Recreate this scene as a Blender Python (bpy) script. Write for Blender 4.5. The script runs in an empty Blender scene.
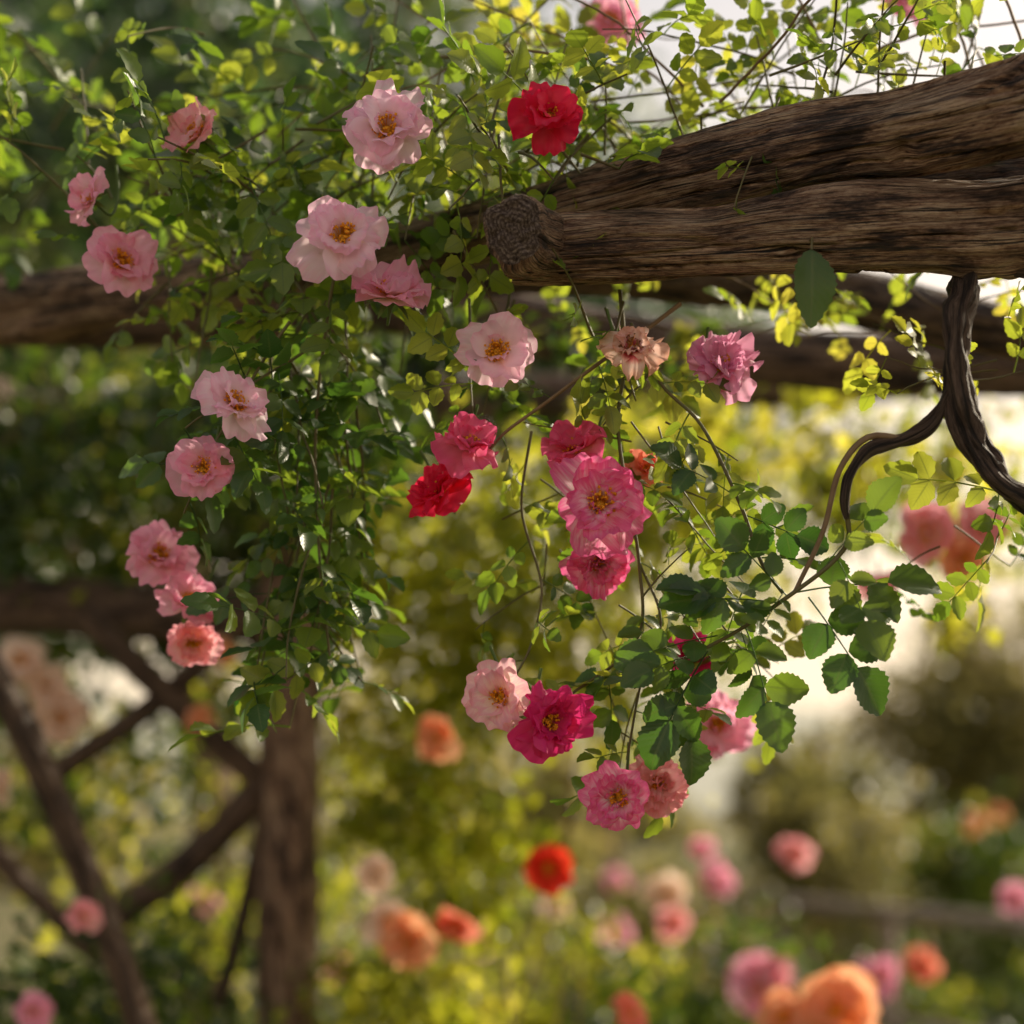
import bpy, math, numpy as np
from mathutils import Vector, noise
rng=np.random.default_rng(11)
scene=bpy.context.scene
coll=scene.collection
# ------------------------------------------------------------ helpers
def nrm(a):
    a=np.asarray(a,float); return a/(np.linalg.norm(a,axis=-1,keepdims=True)+1e-9)
def frames(d,u):
    d=nrm(d); s=nrm(np.cross(u,d)); u2=np.cross(d,s)
    return np.stack([d,s,u2],axis=1)
class MB:
    def __init__(s): s.V=[];s.L=[];s.F=[];s.M=[];s.n=0
    def add(s,V,F,L=None,mat=0):
        V=np.asarray(V,float).reshape(-1,3); F=np.asarray(F,int)
        if L is None: L=np.zeros_like(V)
        s.V.append(V);s.L.append(np.asarray(L,float).reshape(-1,3));s.F.append(F+s.n)
        s.M.append(np.full(len(F),mat) if np.isscalar(mat) else np.asarray(mat)); s.n+=len(V)
    def build(s,name,mats,parent=None,loc=None,smooth=True):
        V=np.concatenate(s.V);L=np.concatenate(s.L);F=np.concatenate(s.F);M=np.concatenate(s.M)
        if loc is not None: V=V-np.asarray(loc)
        me=bpy.data.meshes.new(name)
        me.vertices.add(len(V));me.vertices.foreach_set('co',V.astype(np.float32).ravel())
        me.loops.add(F.size);me.loops.foreach_set('vertex_index',F.astype(np.int32).ravel())
        me.polygons.add(len(F));me.polygons.foreach_set('loop_start',(np.arange(len(F))*4).astype(np.int32))
        me.polygons.foreach_set('material_index',M.astype(np.int32))
        me.polygons.foreach_set('use_smooth',np.full(len(F),smooth))
        me.update(calc_edges=True)
        a=me.attributes.new('lc','FLOAT_VECTOR','POINT');a.data.foreach_set('vector',L.astype(np.float32).ravel())
        for m in mats: me.materials.append(m)
        o=bpy.data.objects.new(name,me);coll.objects.link(o)
        if loc is not None:o.location=loc
        if parent:o.parent=parent
        return o
def grid_faces(a,b,wrap=False):
    i,j=np.meshgrid(np.arange(a-1),np.arange(b if wrap else b-1),indexing='ij')
    j2=(j+1)%b
    return np.stack([i*b+j,i*b+j2,(i+1)*b+j2,(i+1)*b+j],-1).reshape(-1,4)
def spline(P,step):
    P=np.asarray(P,float)
    Q=np.vstack([2*P[0]-P[1],P,2*P[-1]-P[-2]]);out=[]
    for i in range(1,len(Q)-2):
        n=max(2,int(np.linalg.norm(Q[i+1][:3]-Q[i][:3])/step))
        t=np.linspace(0,1,n,endpoint=False)[:,None]
        a,b,c,d=Q[i-1],Q[i],Q[i+1],Q[i+2]
        out.append(.5*((2*b)+(c-a)*t+(2*a-5*b+4*c-d)*t**2+(-a+3*b-3*c+d)*t**3))
    out.append(P[-1:]);return np.vstack(out)
def pframes(P):
    T=nrm(np.gradient(P,axis=0));n=np.cross(T[0],[0.13,0.2,1]);n=n/np.linalg.norm(n);N=[]
    for t in T:
        n=n-t*np.dot(n,t);n=n/(np.linalg.norm(n)+1e-9);N.append(n)
    N=np.array(N);return T,N,np.cross(T,N)
def tube(mb,P,r,seg=6,mat=0,rnd=0.5):
    P=np.asarray(P,float);r=np.broadcast_to(np.asarray(r,float),(len(P),))
    T,N,B=pframes(P);th=np.arange(seg)*2*math.pi/seg
    V=P[:,None]+r[:,None,None]*(np.cos(th)[None,:,None]*N[:,None]+np.sin(th)[None,:,None]*B[:,None])
    L=np.zeros_like(V);L[...,0]=np.cos(th)[None];L[...,1]=np.linspace(0,1,len(P))[:,None];L[...,2]=rnd
    mb.add(V,grid_faces(len(P),seg,True),L,mat)
def inst(mb,T,pos,R,sc,rnd,mat=0):
    tv,tf,tl=T;M=len(pos);n=len(tv)
    V=np.asarray(pos)[:,None,:]+np.asarray(sc)[:,None,None]*np.einsum('nk,mkj->mnj',tv,R)
    L=np.tile(tl,(M,1,1));L[...,2]=np.clip(L[...,2]*.35+np.asarray(rnd)[:,None]*.65,0,1)
    F=(tf[None]+(np.arange(M)*n)[:,None,None]).reshape(-1,4)
    mb.add(V,F,L,mat)
def empty(name,loc=(0,0,0)):
    o=bpy.data.objects.new(name,None);coll.objects.link(o);o.location=loc;return o
# ------------------------------------------------------------ materials
class NT:
    def __init__(s,name):
        s.m=bpy.data.materials.new(name);s.m.use_nodes=True;s.t=s.m.node_tree;s.t.nodes.clear()
        s.out=s.n('ShaderNodeOutputMaterial')
    def n(s,ty,**k):
        x=s.t.nodes.new(ty)
        for a,b in k.items(): setattr(x,a,b)
        return x
    def l(s,a,b): s.t.links.new(a,b)
    def val(s,node,i,v):
        if hasattr(v,'default_value') or hasattr(v,'is_output'): s.l(v,node.inputs[i])
        else: node.inputs[i].default_value=v
    def math(s,op,a,b=0.0,c=0.0):
        x=s.n('ShaderNodeMath',operation=op);s.val(x,0,a);s.val(x,1,b);s.val(x,2,c);return x.outputs[0]
    def ramp(s,f,stops):
        x=s.n('ShaderNodeValToRGB');e=x.color_ramp.elements
        while len(e)<len(stops): e.new(.5)
        for q,(p,c) in zip(e,stops): q.position=p;q.color=(*c,1)
        s.l(f,x.inputs[0]);return x.outputs[0]
    def mix(s,f,a,b,mode='MIX'):
        x=s.n('ShaderNodeMix',data_type='RGBA',blend_type=mode)
        s.val(x,0,f)
        for i,v in ((6,a),(7,b)):
            if isinstance(v,tuple): x.inputs[i].default_value=(*v,1)
            else: s.l(v,x.inputs[i])
        return x.outputs[2]
    def noise(s,vec,scale,detail=3,rough=.6,dist=0):
        x=s.n('ShaderNodeTexNoise');x.inputs['Scale'].default_value=scale;x.inputs['Detail'].default_value=detail
        x.inputs['Roughness'].default_value=rough;x.inputs['Distortion'].default_value=dist
        if vec is not None:s.l(vec,x.inputs['Vector'])
        return x.outputs[0]
    def map(s,vec,sc):
        x=s.n('ShaderNodeMapping');x.inputs['Scale'].default_value=sc;s.l(vec,x.inputs[0]);return x.outputs[0]
    def lc(s):
        a=s.n('ShaderNodeAttribute',attribute_name='lc');x=s.n('ShaderNodeSeparateXYZ');s.l(a.outputs['Vector'],x.inputs[0])
        return a.outputs['Vector'],x.outputs[0],x.outputs[1],x.outputs[2]
    def bump(s,h,st,dist):
        b=s.n('ShaderNodeBump');b.inputs['Strength'].default_value=st;b.inputs['Distance'].default_value=dist;s.l(h,b.inputs['Height']);return b.outputs[0]
    def pbr(s,col,rough=.5,spec=.5,normal=None):
        p=s.n('ShaderNodeBsdfPrincipled');
        if isinstance(col,tuple):p.inputs['Base Color'].default_value=(*col,1)
        else:s.l(col,p.inputs['Base Color'])
        s.val(p,p.inputs.find('Roughness'),rough);p.inputs['Specular IOR Level'].default_value=spec
        if normal:s.l(normal,p.inputs['Normal'])
        return p.outputs[0]
    def trans(s,a,col,f):
        t=s.n('ShaderNodeBsdfTranslucent')
        if isinstance(col,tuple):t.inputs[0].default_value=(*col,1)
        else:s.l(col,t.inputs[0])
        m=s.n('ShaderNodeMixShader');s.val(m,0,f);s.l(a,m.inputs[1]);s.l(t.outputs[0],m.inputs[2]);return m.outputs[0]
    def done(s,sh): s.l(sh,s.out.inputs[0]);return s.m

def leaf_mat(name,stops,tstops,f=.42,rough=.38,veins=True,spec=.55):
    m=NT(name);v,u,t,r=m.lc()
    col=m.ramp(r,stops);tc=m.ramp(r,tstops);nor=None
    if veins:
        au=m.math('ABSOLUTE',u)
        mid=m.math('LESS_THAN',au,.07)
        w=m.math('SINE',m.math('MULTIPLY',m.math('SUBTRACT',m.math('MULTIPLY',t,9.0),m.math('MULTIPLY',au,2.2)),6.283))
        vein=m.math('GREATER_THAN',w,.9)
        vv=m.math('MAXIMUM',mid,m.math('MULTIPLY',vein,.45))
        col=m.mix(m.math('MULTIPLY',vv,.4),col,(.16,.22,.07))
        tc=m.mix(m.math('MULTIPLY',vv,.4),tc,(.1,.14,.02))
        nor=m.bump(m.math('ADD',m.math('MULTIPLY',w,-.25),m.math('MULTIPLY',mid,-1.0)),.35,.0006)
    return m.done(m.trans(m.pbr(col,rough,spec,nor),tc,f))
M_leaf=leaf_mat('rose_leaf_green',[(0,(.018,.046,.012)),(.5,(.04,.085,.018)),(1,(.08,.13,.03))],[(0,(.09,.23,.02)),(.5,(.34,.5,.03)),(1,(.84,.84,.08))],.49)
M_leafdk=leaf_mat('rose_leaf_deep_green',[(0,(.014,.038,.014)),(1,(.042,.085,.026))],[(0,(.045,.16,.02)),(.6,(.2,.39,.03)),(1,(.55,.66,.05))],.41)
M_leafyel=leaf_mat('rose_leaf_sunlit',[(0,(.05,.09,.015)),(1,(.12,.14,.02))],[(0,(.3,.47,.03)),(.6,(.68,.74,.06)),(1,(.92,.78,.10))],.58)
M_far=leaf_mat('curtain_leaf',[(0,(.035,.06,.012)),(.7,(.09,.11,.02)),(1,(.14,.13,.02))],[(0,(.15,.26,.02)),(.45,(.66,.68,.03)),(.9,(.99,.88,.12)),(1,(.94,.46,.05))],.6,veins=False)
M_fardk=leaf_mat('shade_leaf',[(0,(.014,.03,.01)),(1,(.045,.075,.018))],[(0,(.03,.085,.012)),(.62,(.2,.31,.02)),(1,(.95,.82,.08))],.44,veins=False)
M_tree=leaf_mat('tree_leaf',[(0,(.01,.028,.02)),(1,(.035,.06,.035))],[(0,(.025,.075,.035)),(.6,(.14,.25,.06)),(1,(.66,.68,.18))],.42,veins=False)
M_olive=leaf_mat('olive_leaf',[(0,(.06,.066,.028)),(1,(.12,.12,.05))],[(0,(.2,.22,.05)),(1,(.7,.56,.16))],.48,veins=False)

def petal_mat(name,stops,tint,f=.6,stripe=None):
    m=NT(name);v,u,t,r=m.lc()
    nz=m.noise(m.map(v,(5.5,.9,7)),3.0,2)
    tt=m.math('ADD',t,m.math('MULTIPLY',m.math('SUBTRACT',nz,.5),.45))
    col=m.ramp(tt,stops)
    if stripe:
        n2=m.noise(m.map(v,(2.2,.6,9)),2.4,3)
        col=m.mix(m.math('MULTIPLY',m.ramp(n2,[(.46,(0,0,0)),(.6,(1,1,1))]),.8),col,stripe)
    col=m.mix(m.math('MULTIPLY',m.math('MAXIMUM',m.math('SUBTRACT',r,.5),0.0),.5),col,tint)
    vn=m.noise(m.map(v,(20,1.5,7)),3.0,2)
    col=m.mix(m.math('MULTIPLY',vn,.14),col,m.mix(.5,col,tint,'MULTIPLY'))
    nor=m.bump(m.math('ADD',vn,m.math('MULTIPLY',nz,.8)),.35,.0008)
    return m.done(m.trans(m.pbr(col,.42,.35,nor),col,f))
P_pale=petal_mat('petal_pale_pink',[(0,(.98,.74,.16)),(.2,(.98,.87,.68)),(.4,(.985,.84,.87)),(.75,(.98,.77,.86)),(1,(.975,.60,.77))],(.96,.5,.7))
P_pink=petal_mat('petal_pink',[(0,(.97,.68,.22)),(.2,(.975,.72,.70)),(.6,(.97,.62,.74)),(1,(.95,.45,.64))],(.93,.34,.54))
P_mauve=petal_mat('petal_mauve_pink',[(0,(.92,.58,.5)),(.3,(.94,.60,.76)),(1,(.92,.44,.66))],(.86,.26,.52))
P_peach=petal_mat('petal_peach_pink',[(0,(.97,.76,.25)),(.3,(.97,.72,.62)),(.7,(.97,.60,.62)),(1,(.95,.40,.48))],(.94,.36,.42))
P_red=petal_mat('petal_crimson',[(0,(.85,.2,.12)),(.2,(.9,.045,.10)),(1,(.84,.018,.09))],(.6,.0,.05),.5)
P_mag=petal_mat('petal_magenta',[(0,(.85,.35,.35)),(.25,(.83,.08,.26)),(1,(.76,.03,.22))],(.55,.01,.12),.5)
P_rosepink=petal_mat('petal_rose_red',[(0,(.92,.5,.42)),(.3,(.94,.28,.42)),(1,(.90,.13,.32))],(.75,.05,.2),.54)
P_stripe=petal_mat('petal_striped',[(0,(.97,.74,.2)),(.2,(.98,.84,.78)),(.55,(.975,.76,.83)),(.85,(.92,.30,.52)),(1,(.86,.14,.38))],(.85,.15,.38),.56,stripe=(.86,.15,.4))
P_palestripe=petal_mat('petal_cream_striped',[(0,(.97,.8,.25)),(.3,(.97,.86,.68)),(.7,(.97,.78,.76)),(1,(.92,.46,.56))],(.9,.36,.46),.56,stripe=(.92,.52,.62))
P_coral=petal_mat('petal_coral',[(0,(.95,.6,.18)),(.4,(.95,.46,.3)),(1,(.93,.3,.22))],(.9,.24,.18))
P_orange=petal_mat('petal_orange_peach',[(0,(.95,.66,.2)),(.4,(.96,.62,.36)),(1,(.95,.48,.28))],(.93,.45,.2))
P_scarlet=petal_mat('petal_scarlet',[(0,(.9,.16,.05)),(1,(.92,.06,.03))],(.85,.03,.02))
P_cream=petal_mat('petal_cream_peach',[(0,(.95,.78,.5)),(.5,(.97,.87,.76)),(1,(.96,.76,.64))],(.94,.68,.58))
P_wither=petal_mat('petal_withered',[(0,(.55,.06,.08)),(.35,(.75,.16,.2)),(.6,(.95,.74,.66)),(1,(.75,.42,.3))],(.7,.12,.15),.45)
def simple(name,c1,c2,rough=.5,tr=0,sc=90):
    m=NT(name);g=m.n('ShaderNodeNewGeometry')
    col=m.mix(m.noise(g.outputs['Position'],sc,1),c1,c2);s=m.pbr(col,rough,.3)
    if tr:s=m.trans(s,col,tr)
    return m.done(s)
M_fil=simple('stamen_filament',(.97,.6,.05),(.92,.38,.04),.5,.3)
M_anther=simple('stamen_anther',(.98,.52,.02),(.88,.3,.02),.5,.3)
M_antherdk=simple('stamen_anther_old',(.3,.12,.03),(.15,.06,.02))
M_sepal=simple('sepal_green',(.08,.14,.03),(.13,.19,.05),.5,.25)
M_cane=simple('cane_green_brown',(.09,.11,.035),(.14,.085,.04),.5)
M_canebr=simple('cane_brown',(.13,.075,.04),(.24,.16,.09),.7)

def wood_mat(name,ramp,bump=1.0,weather=.5,wc=(.60,.45,.32),fibk=.85):
    m=NT(name);v,u,t,r=m.lc()
    n1=m.noise(m.map(v,(1.5,1.5,7.0)),1.4,4,.65,.3)         # broad light / dark patches
    n2=m.noise(m.map(v,(4.5,4.5,1.5)),2.0,2,.5,.12)         # long splits
    n3=m.noise(m.map(v,(26,26,6.0)),2.0,4,.78,.05)          # fibres
    n4=m.noise(m.map(v,(12,12,40)),2.0,4,.75)               # crumbly bark
    n5=m.noise(m.map(v,(10,10,9)),2.0,2,.6)                 # masks the splits so that they break up
    c=m.math('ADD',m.math('MULTIPLY',n1,.55),m.math('ADD',m.math('MULTIPLY',n4,.25),m.math('MULTIPLY',n3,.20)))
    col=m.ramp(c,ramp)
    col=m.mix(m.ramp(n4,[(.47,(0,0,0)),(.60,(weather,weather,weather))]),col,m.mix(.35,wc,col))
    fib=m.ramp(n3,[(.38,(.42,.36,.33)),(.48,(1,1,1)),(.64,(1.3,1.25,1.2))])
    d=m.math('ADD',m.math('ABSOLUTE',m.math('SUBTRACT',n2,.5)),m.math('MULTIPLY',m.math('MAXIMUM',m.math('SUBTRACT',n5,.54),0.0),.25))
    crack=m.ramp(d,[(.009,(0,0,0)),(.026,(1,1,1))])
    pit=m.ramp(n4,[(.33,(.22,.18,.16)),(.42,(1,1,1))])
    bark=m.ramp(n1,[(.40,(.28,.22,.19)),(.47,(1,1,1))])
    col=m.mix(fibk,col,fib,'MULTIPLY');col=m.mix(.9,col,bark,'MULTIPLY');col=m.mix(.9,col,pit,'MULTIPLY')
    col=m.mix(crack,(.010,.006,.005),col)
    h=m.math('ADD',m.math('MULTIPLY',crack,1.6),m.math('ADD',m.math('MULTIPLY',n4,1.1),m.math('MULTIPLY',n3,.7)))
    return m.done(m.pbr(col,.6,.42,m.bump(h,bump,.007)))
WR=[(.42,(.08,.038,.022)),(.48,(.22,.11,.062)),(.53,(.40,.24,.15)),(.60,(.66,.47,.32))]
M_wood=wood_mat('weathered_log',WR)
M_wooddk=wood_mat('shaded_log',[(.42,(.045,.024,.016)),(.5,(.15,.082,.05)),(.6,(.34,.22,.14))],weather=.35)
M_vine=wood_mat('old_vine_bark',[(.42,(.03,.017,.012)),(.5,(.11,.062,.042)),(.6,(.26,.17,.125))],weather=.25,fibk=.4)
M_fence=wood_mat('grey_fence_wood',[(.42,(.4,.29,.23)),(.5,(.6,.48,.4)),(.6,(.72,.62,.54))])
m=NT('log_end_grain');v,u,t,r=m.lc()
mv=m.map(v,(1,1,0));ln=m.n('ShaderNodeVectorMath',operation='LENGTH');m.l(mv,ln.inputs[0])
nn=m.noise(mv,1.8,4,.7);nf=m.noise(mv,9,5,.8)
rr=m.math('ADD',ln.outputs['Value'],m.math('MULTIPLY',nn,.5))
w=m.math('SINE',m.math('MULTIPLY',rr,44.0));w=m.math('ADD',m.math('MULTIPLY',w,.06),nf)
col=m.ramp(w,[(.3,(.016,.010,.009)),(.5,(.11,.075,.06)),(.72,(.42,.33,.27))])
M_end=m.done(m.pbr(col,.85,.2,m.bump(w,1.0,.006)))

# ------------------------------------------------------------ wood geometry
def log(mb,pts,step=.006,seg=72,seed=0,groove=.10,lump=.12,twist=1.2,mat=0,cap=None,knots=(),lobes=0,knob=0):
    S=spline(pts,step);P=S[:,:3].copy();r=S[:,3]
    T,N,B=pframes(P);n=len(P);Lm=np.concatenate([[0],np.cumsum(np.linalg.norm(np.diff(P,axis=0),axis=1))])
    th=np.arange(seg)*2*math.pi/seg
    D=np.zeros((n,seg));LC=np.zeros((n,seg,3))
    for i in range(n):
        l=Lm[i]
        for j in range(seg):
            a=th[j]+twist*l+.10*math.sin(l*7+seed)
            a+=.08*noise.noise((math.cos(a)*1.2,math.sin(a)*1.2,l*9+seed))
            c=math.cos(a);s_=math.sin(a)
            v1=noise.noise((c*1.3+seed,s_*1.3,l*7))
            v2=noise.noise((c*2.6+seed,s_*2.6,l*2.4+9))
            v3=noise.noise((c*9+seed,s_*9,l*10))
            v4=noise.noise((c*7+seed,s_*7,l*60))
            g=-max(0,1-abs(v2)/.06)
            D[i,j]=lump*v1+groove*g+.04*v3+.03*v4
            if knob: D[i,j]+=knob*noise.noise((c*1.5,s_*1.5,l*38+seed))+.10*noise.noise((c*3.5,s_*3.5,l*90))
            if lobes:D[i,j]+=.20*math.cos(lobes*(th[j]+twist*14*l))
            LC[i,j]=(c+seed,s_,l)
    for (kl,ka,kr,kh) in knots:
        da=(th[None,:]-ka+math.pi)%(2*math.pi)-math.pi
        d2=((Lm[:,None]-kl)**2+(da*r[:,None])**2)/kr**2
        D+=kh*np.exp(-d2)-kh*1.3*np.exp(-d2*7)
    R=r[:,None]*(1+D)
    V=P[:,None]+R[...,None]*(np.cos(th)[None,:,None]*N[:,None]+np.sin(th)[None,:,None]*B[:,None])
    mb.add(V,grid_faces(n,seg,True),LC,mat)
    for end in (0,n-1):
        rings=14;f=np.linspace(1,0.02,rings)
        ring=V[end]-P[end];sgn=-1 if end==0 else 1
        VV=[];LL=[]
        for k,fk in enumerate(f):
            off=.06*r[end]*(1-(fk)**6)*sgn
            zz=np.array([noise.noise((math.cos(a)*fk*4,math.sin(a)*fk*4,seed))*.16*r[end]*(k>0) for a in th])
            VV.append(P[end]+ring*fk+T[end]*(off+zz)[:,None]);LL.append(np.stack([np.cos(th)*fk,np.sin(th)*fk,th*0],-1))
        mb.add(np.array(VV),grid_faces(rings,seg,True),np.array(LL),(cap if cap is not None else mat))

perg=empty('rose_pergola',(0,1.7,0))
def part(name,pts,mats=None,**k):
    b=MB();log(b,pts,cap=1,**k)
    o=b.build(name,mats or [M_wood,M_end]);o.parent=perg;o.location=(0,-1.7,0);return o
part('upper_beam',[(.95,1.42,2.260,.052),(.60,1.52,2.250,.049),(.48,1.6,2.247,.046),(.38,1.65,2.245,.039),(.30,1.68,2.243,.039),(.17,1.74,2.235,.038),(.092,1.78,2.226,.032),(-.128,1.95,2.226,.031),(-.402,2.2,2.262,.036),(-.735,2.45,2.300,.048),(-1.1,2.7,2.33,.05)],seed=3,knots=[(.62,2.2,.03,.25),(.95,4.0,.03,.2)],step=.004,seg=120,lump=.22,groove=.2,twist=.3)
part('lower_beam',[(.95,1.58,2.168,.050),(.56,1.62,2.157,.047),(.49,1.64,2.156,.045),(.28,1.665,2.153,.040),(.2,1.68,2.150,.035),(.126,1.69,2.150,.036),(.04,1.70,2.148,.032),(-.0,1.72,2.15,.028)],seed=17,groove=.24,knots=[(.5,1.0,.035,.3)],step=.004,seg=120,lump=.22,twist=.35)
part('gap_filler_log',[(.98,1.73,2.235,.046),(.5,1.75,2.222,.042),(.25,1.79,2.205,.034),(.05,1.85,2.195,.026)],seed=19,mats=[M_wooddk,M_end],step=.008,seg=60)  # extra dark log, added so the gap between the beams reads as shade
part('rafter_stub',[(.002,1.605,2.137,.029),(.003,1.617,2.138,.032),(.012,1.65,2.141,.031),(.035,1.69,2.147,.029),(.075,1.71,2.151,.026)],seed=29,lump=.3,step=.003)
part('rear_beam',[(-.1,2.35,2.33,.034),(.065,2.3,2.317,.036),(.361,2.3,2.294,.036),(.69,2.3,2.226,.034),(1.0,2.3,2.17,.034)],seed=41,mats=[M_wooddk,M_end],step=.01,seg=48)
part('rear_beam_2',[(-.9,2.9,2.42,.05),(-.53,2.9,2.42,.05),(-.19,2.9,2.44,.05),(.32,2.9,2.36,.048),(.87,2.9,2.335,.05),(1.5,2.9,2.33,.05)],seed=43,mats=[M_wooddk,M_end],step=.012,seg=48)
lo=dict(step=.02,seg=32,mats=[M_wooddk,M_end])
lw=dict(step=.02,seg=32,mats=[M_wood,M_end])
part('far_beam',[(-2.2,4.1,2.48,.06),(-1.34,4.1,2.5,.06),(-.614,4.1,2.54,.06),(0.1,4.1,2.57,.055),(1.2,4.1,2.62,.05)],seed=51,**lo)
part('far_rail',[(-2.2,3.75,2.05,.06),(-1.2,3.75,2.03,.065),(-.45,3.62,1.98,.055)],seed=53,**lo)
part('rear_post',[(-.478,3.6,-.1,.078),(-.475,3.6,.9,.068),(-.470,3.6,1.7,.064),(-.47,3.62,2.5,.06)],seed=57,**lw)
for i,(a,b,r) in enumerate([((-1.15,1.65),(-.6,2.10),.03),((-1.05,2.05),(-.56,1.60),.036),((-1.05,1.26),(-.56,1.69),.042),((-.80,.9),(-.60,1.6),.022),((-1.3,1.5),(-1.0,1.2),.03)]):
    q=.857;A_=(a[0]*q,1.6+(a[1]-1.6)*q);B_=(b[0]*q,1.6+(b[1]-1.6)*q)
    part('brace_%d'%i,[(A_[0],3.6,A_[1],r*q),((A_[0]+B_[0])/2+.015,3.59,(A_[1]+B_[1])/2-.02,r*.8),(B_[0],3.6,B_[1],r*q)],seed=60+i,**lo)
part('leaning_trunk',[(-1.12,3,2.15,.026),(-.93,3,1.85,.028),(-.83,3,1.66,.028),(-.73,3,1.42,.027),(-.62,3,1.1,.03),(-.5,3,.6,.034),(-.45,3,-.05,.04)],seed=64,**lo)
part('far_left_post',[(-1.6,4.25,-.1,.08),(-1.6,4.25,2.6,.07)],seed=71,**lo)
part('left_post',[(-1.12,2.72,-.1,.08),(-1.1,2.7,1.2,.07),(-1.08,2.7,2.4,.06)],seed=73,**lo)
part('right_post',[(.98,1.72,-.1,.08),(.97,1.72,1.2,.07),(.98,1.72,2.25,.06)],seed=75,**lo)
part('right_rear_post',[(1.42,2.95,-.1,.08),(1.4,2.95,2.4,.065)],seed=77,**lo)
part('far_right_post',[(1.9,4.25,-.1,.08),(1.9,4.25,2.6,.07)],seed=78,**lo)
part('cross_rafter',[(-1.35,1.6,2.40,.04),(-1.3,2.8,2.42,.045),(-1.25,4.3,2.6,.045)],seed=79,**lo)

def vine(name,pts,mat,**k):
    b=MB();log(b,pts,cap=0,**k);return b.build(name,[mat])
v0=vine('old_climbing_vine',[(.46,1.72,2.17,.011),(.445,1.685,2.12,.0125),(.432,1.63,2.085,.013),(.419,1.605,2.050,.0125),(.416,1.6,2.003,.013),(.424,1.6,1.956,.0125),(.443,1.6,1.919,.0125),(.470,1.6,1.889,.012),(.53,1.6,1.868,.012),(.66,1.6,1.9,.012),(.8,1.62,2.05,.012)],M_vine,step=.0022,seg=44,lobes=2,twist=1.6,seed=5,knob=.4,groove=.2)
for nm,pts in [('side_vine',[(.413,1.605,1.985,.006),(.397,1.615,1.956,.0068),(.373,1.62,1.942,.007),(.340,1.62,1.932,.006),(.321,1.62,1.908,.005),(.316,1.62,1.885,.0045),(.319,1.625,1.868,.003)]),
               ('upper_vine',[(.445,1.68,2.115,.004),(.48,1.64,2.108,.005),(.56,1.62,2.09,.005)])]:
    o=vine(nm,pts,M_vine,step=.0025,seg=24,seed=7,twist=4,lobes=2,knob=.4);o.parent=v0

# ------------------------------------------------------------ leaf templates
def leaflet(n,cols,L=1.,W=.34,serr=.03,fold=.22,curl=.18,seed=0,wave=.02):
    rg=np.random.default_rng(seed);t=np.linspace(0,1,n+1);us=np.linspace(-1,1,cols)
    w=W*np.sin(math.pi*np.clip(t,0,1)**.82)**.75;w[0]=0.01;w[-1]=.004
    V=np.zeros((n+1,cols,3));LC=np.zeros_like(V)
    ph=rg.uniform(0,6)
    for i in range(n+1):
        for j,u in enumerate(us):
            ww=w[i];tx=t[i]
            if serr and abs(u)>.99 and 0<i<n:
                ww+= serr*(.5 if i%2 else -.5); tx+=serr*.3
            V[i,j]=(tx*L,u*ww*L,(fold*abs(u)*ww-curl*t[i]**2+wave*math.sin(9*t[i]+ph)*abs(u))*L);LC[i,j]=(u,t[i],.5)
    return V.reshape(-1,3),grid_faces(n+1,cols),LC.reshape(-1,3)
def compound(n,cols,pairs,ll,W,serr,seed,droop=.25):
    rg=np.random.default_rng(seed);b=MB()
    sp=ll*.75;x0=ll*.7;Lr=x0+sp*(pairs-1)+ll*.35
    def rp(x): return np.array([x,0,-droop*x*x/Lr+.1*x])
    if n>4:
        xs=np.linspace(0,Lr,5);tube(b,[rp(x)-np.array([0,0,.0006]) for x in xs],[.0009,.0008,.0008,.0007,.0006],4)
    specs=[(Lr,0,1.15)]
    for k in range(pairs):
        for s in(-1,1): specs.append((x0+sp*k+rg.normal()*.001,s,.75+.18*k+rg.normal()*.04))
    for x,s,sc in specs:
        Vt,F,LC=leaflet(n,cols,1,W*(1+rg.normal()*.08),serr,fold=rg.uniform(.05,.45),curl=rg.uniform(.02,.4),seed=int(rg.integers(999)))
        ang=s*rg.uniform(.9,1.3);d=np.array([math.cos(ang),math.sin(ang),rg.normal()*.2-droop*.5])
        up=np.array([rg.normal()*.3,rg.normal()*.3,1])
        R=frames(d[None],up[None]);q=np.tile(LC,1);q[:,2]=rg.uniform()
        b.add(rp(x)+(np.einsum('nk,kj->nj',Vt,R[0])*ll*sc)+np.array([0,s*.001,0]),F,q)
    return np.concatenate(b.V),np.concatenate(b.F),np.concatenate(b.L)
NEAR=[compound(8,5,2 if i%3 else 3,.031,.34,.05,i) for i in range(8)]
ROUND=[compound(16,5,2,.040,.40,.045,20+i,droop=.15) for i in range(5)]
LOW=leaflet(2,3,1,.38,0,fold=.3,curl=.2)
BIG=leaflet(20,5,1,.30,.03,fold=.25,curl=.1)

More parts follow.
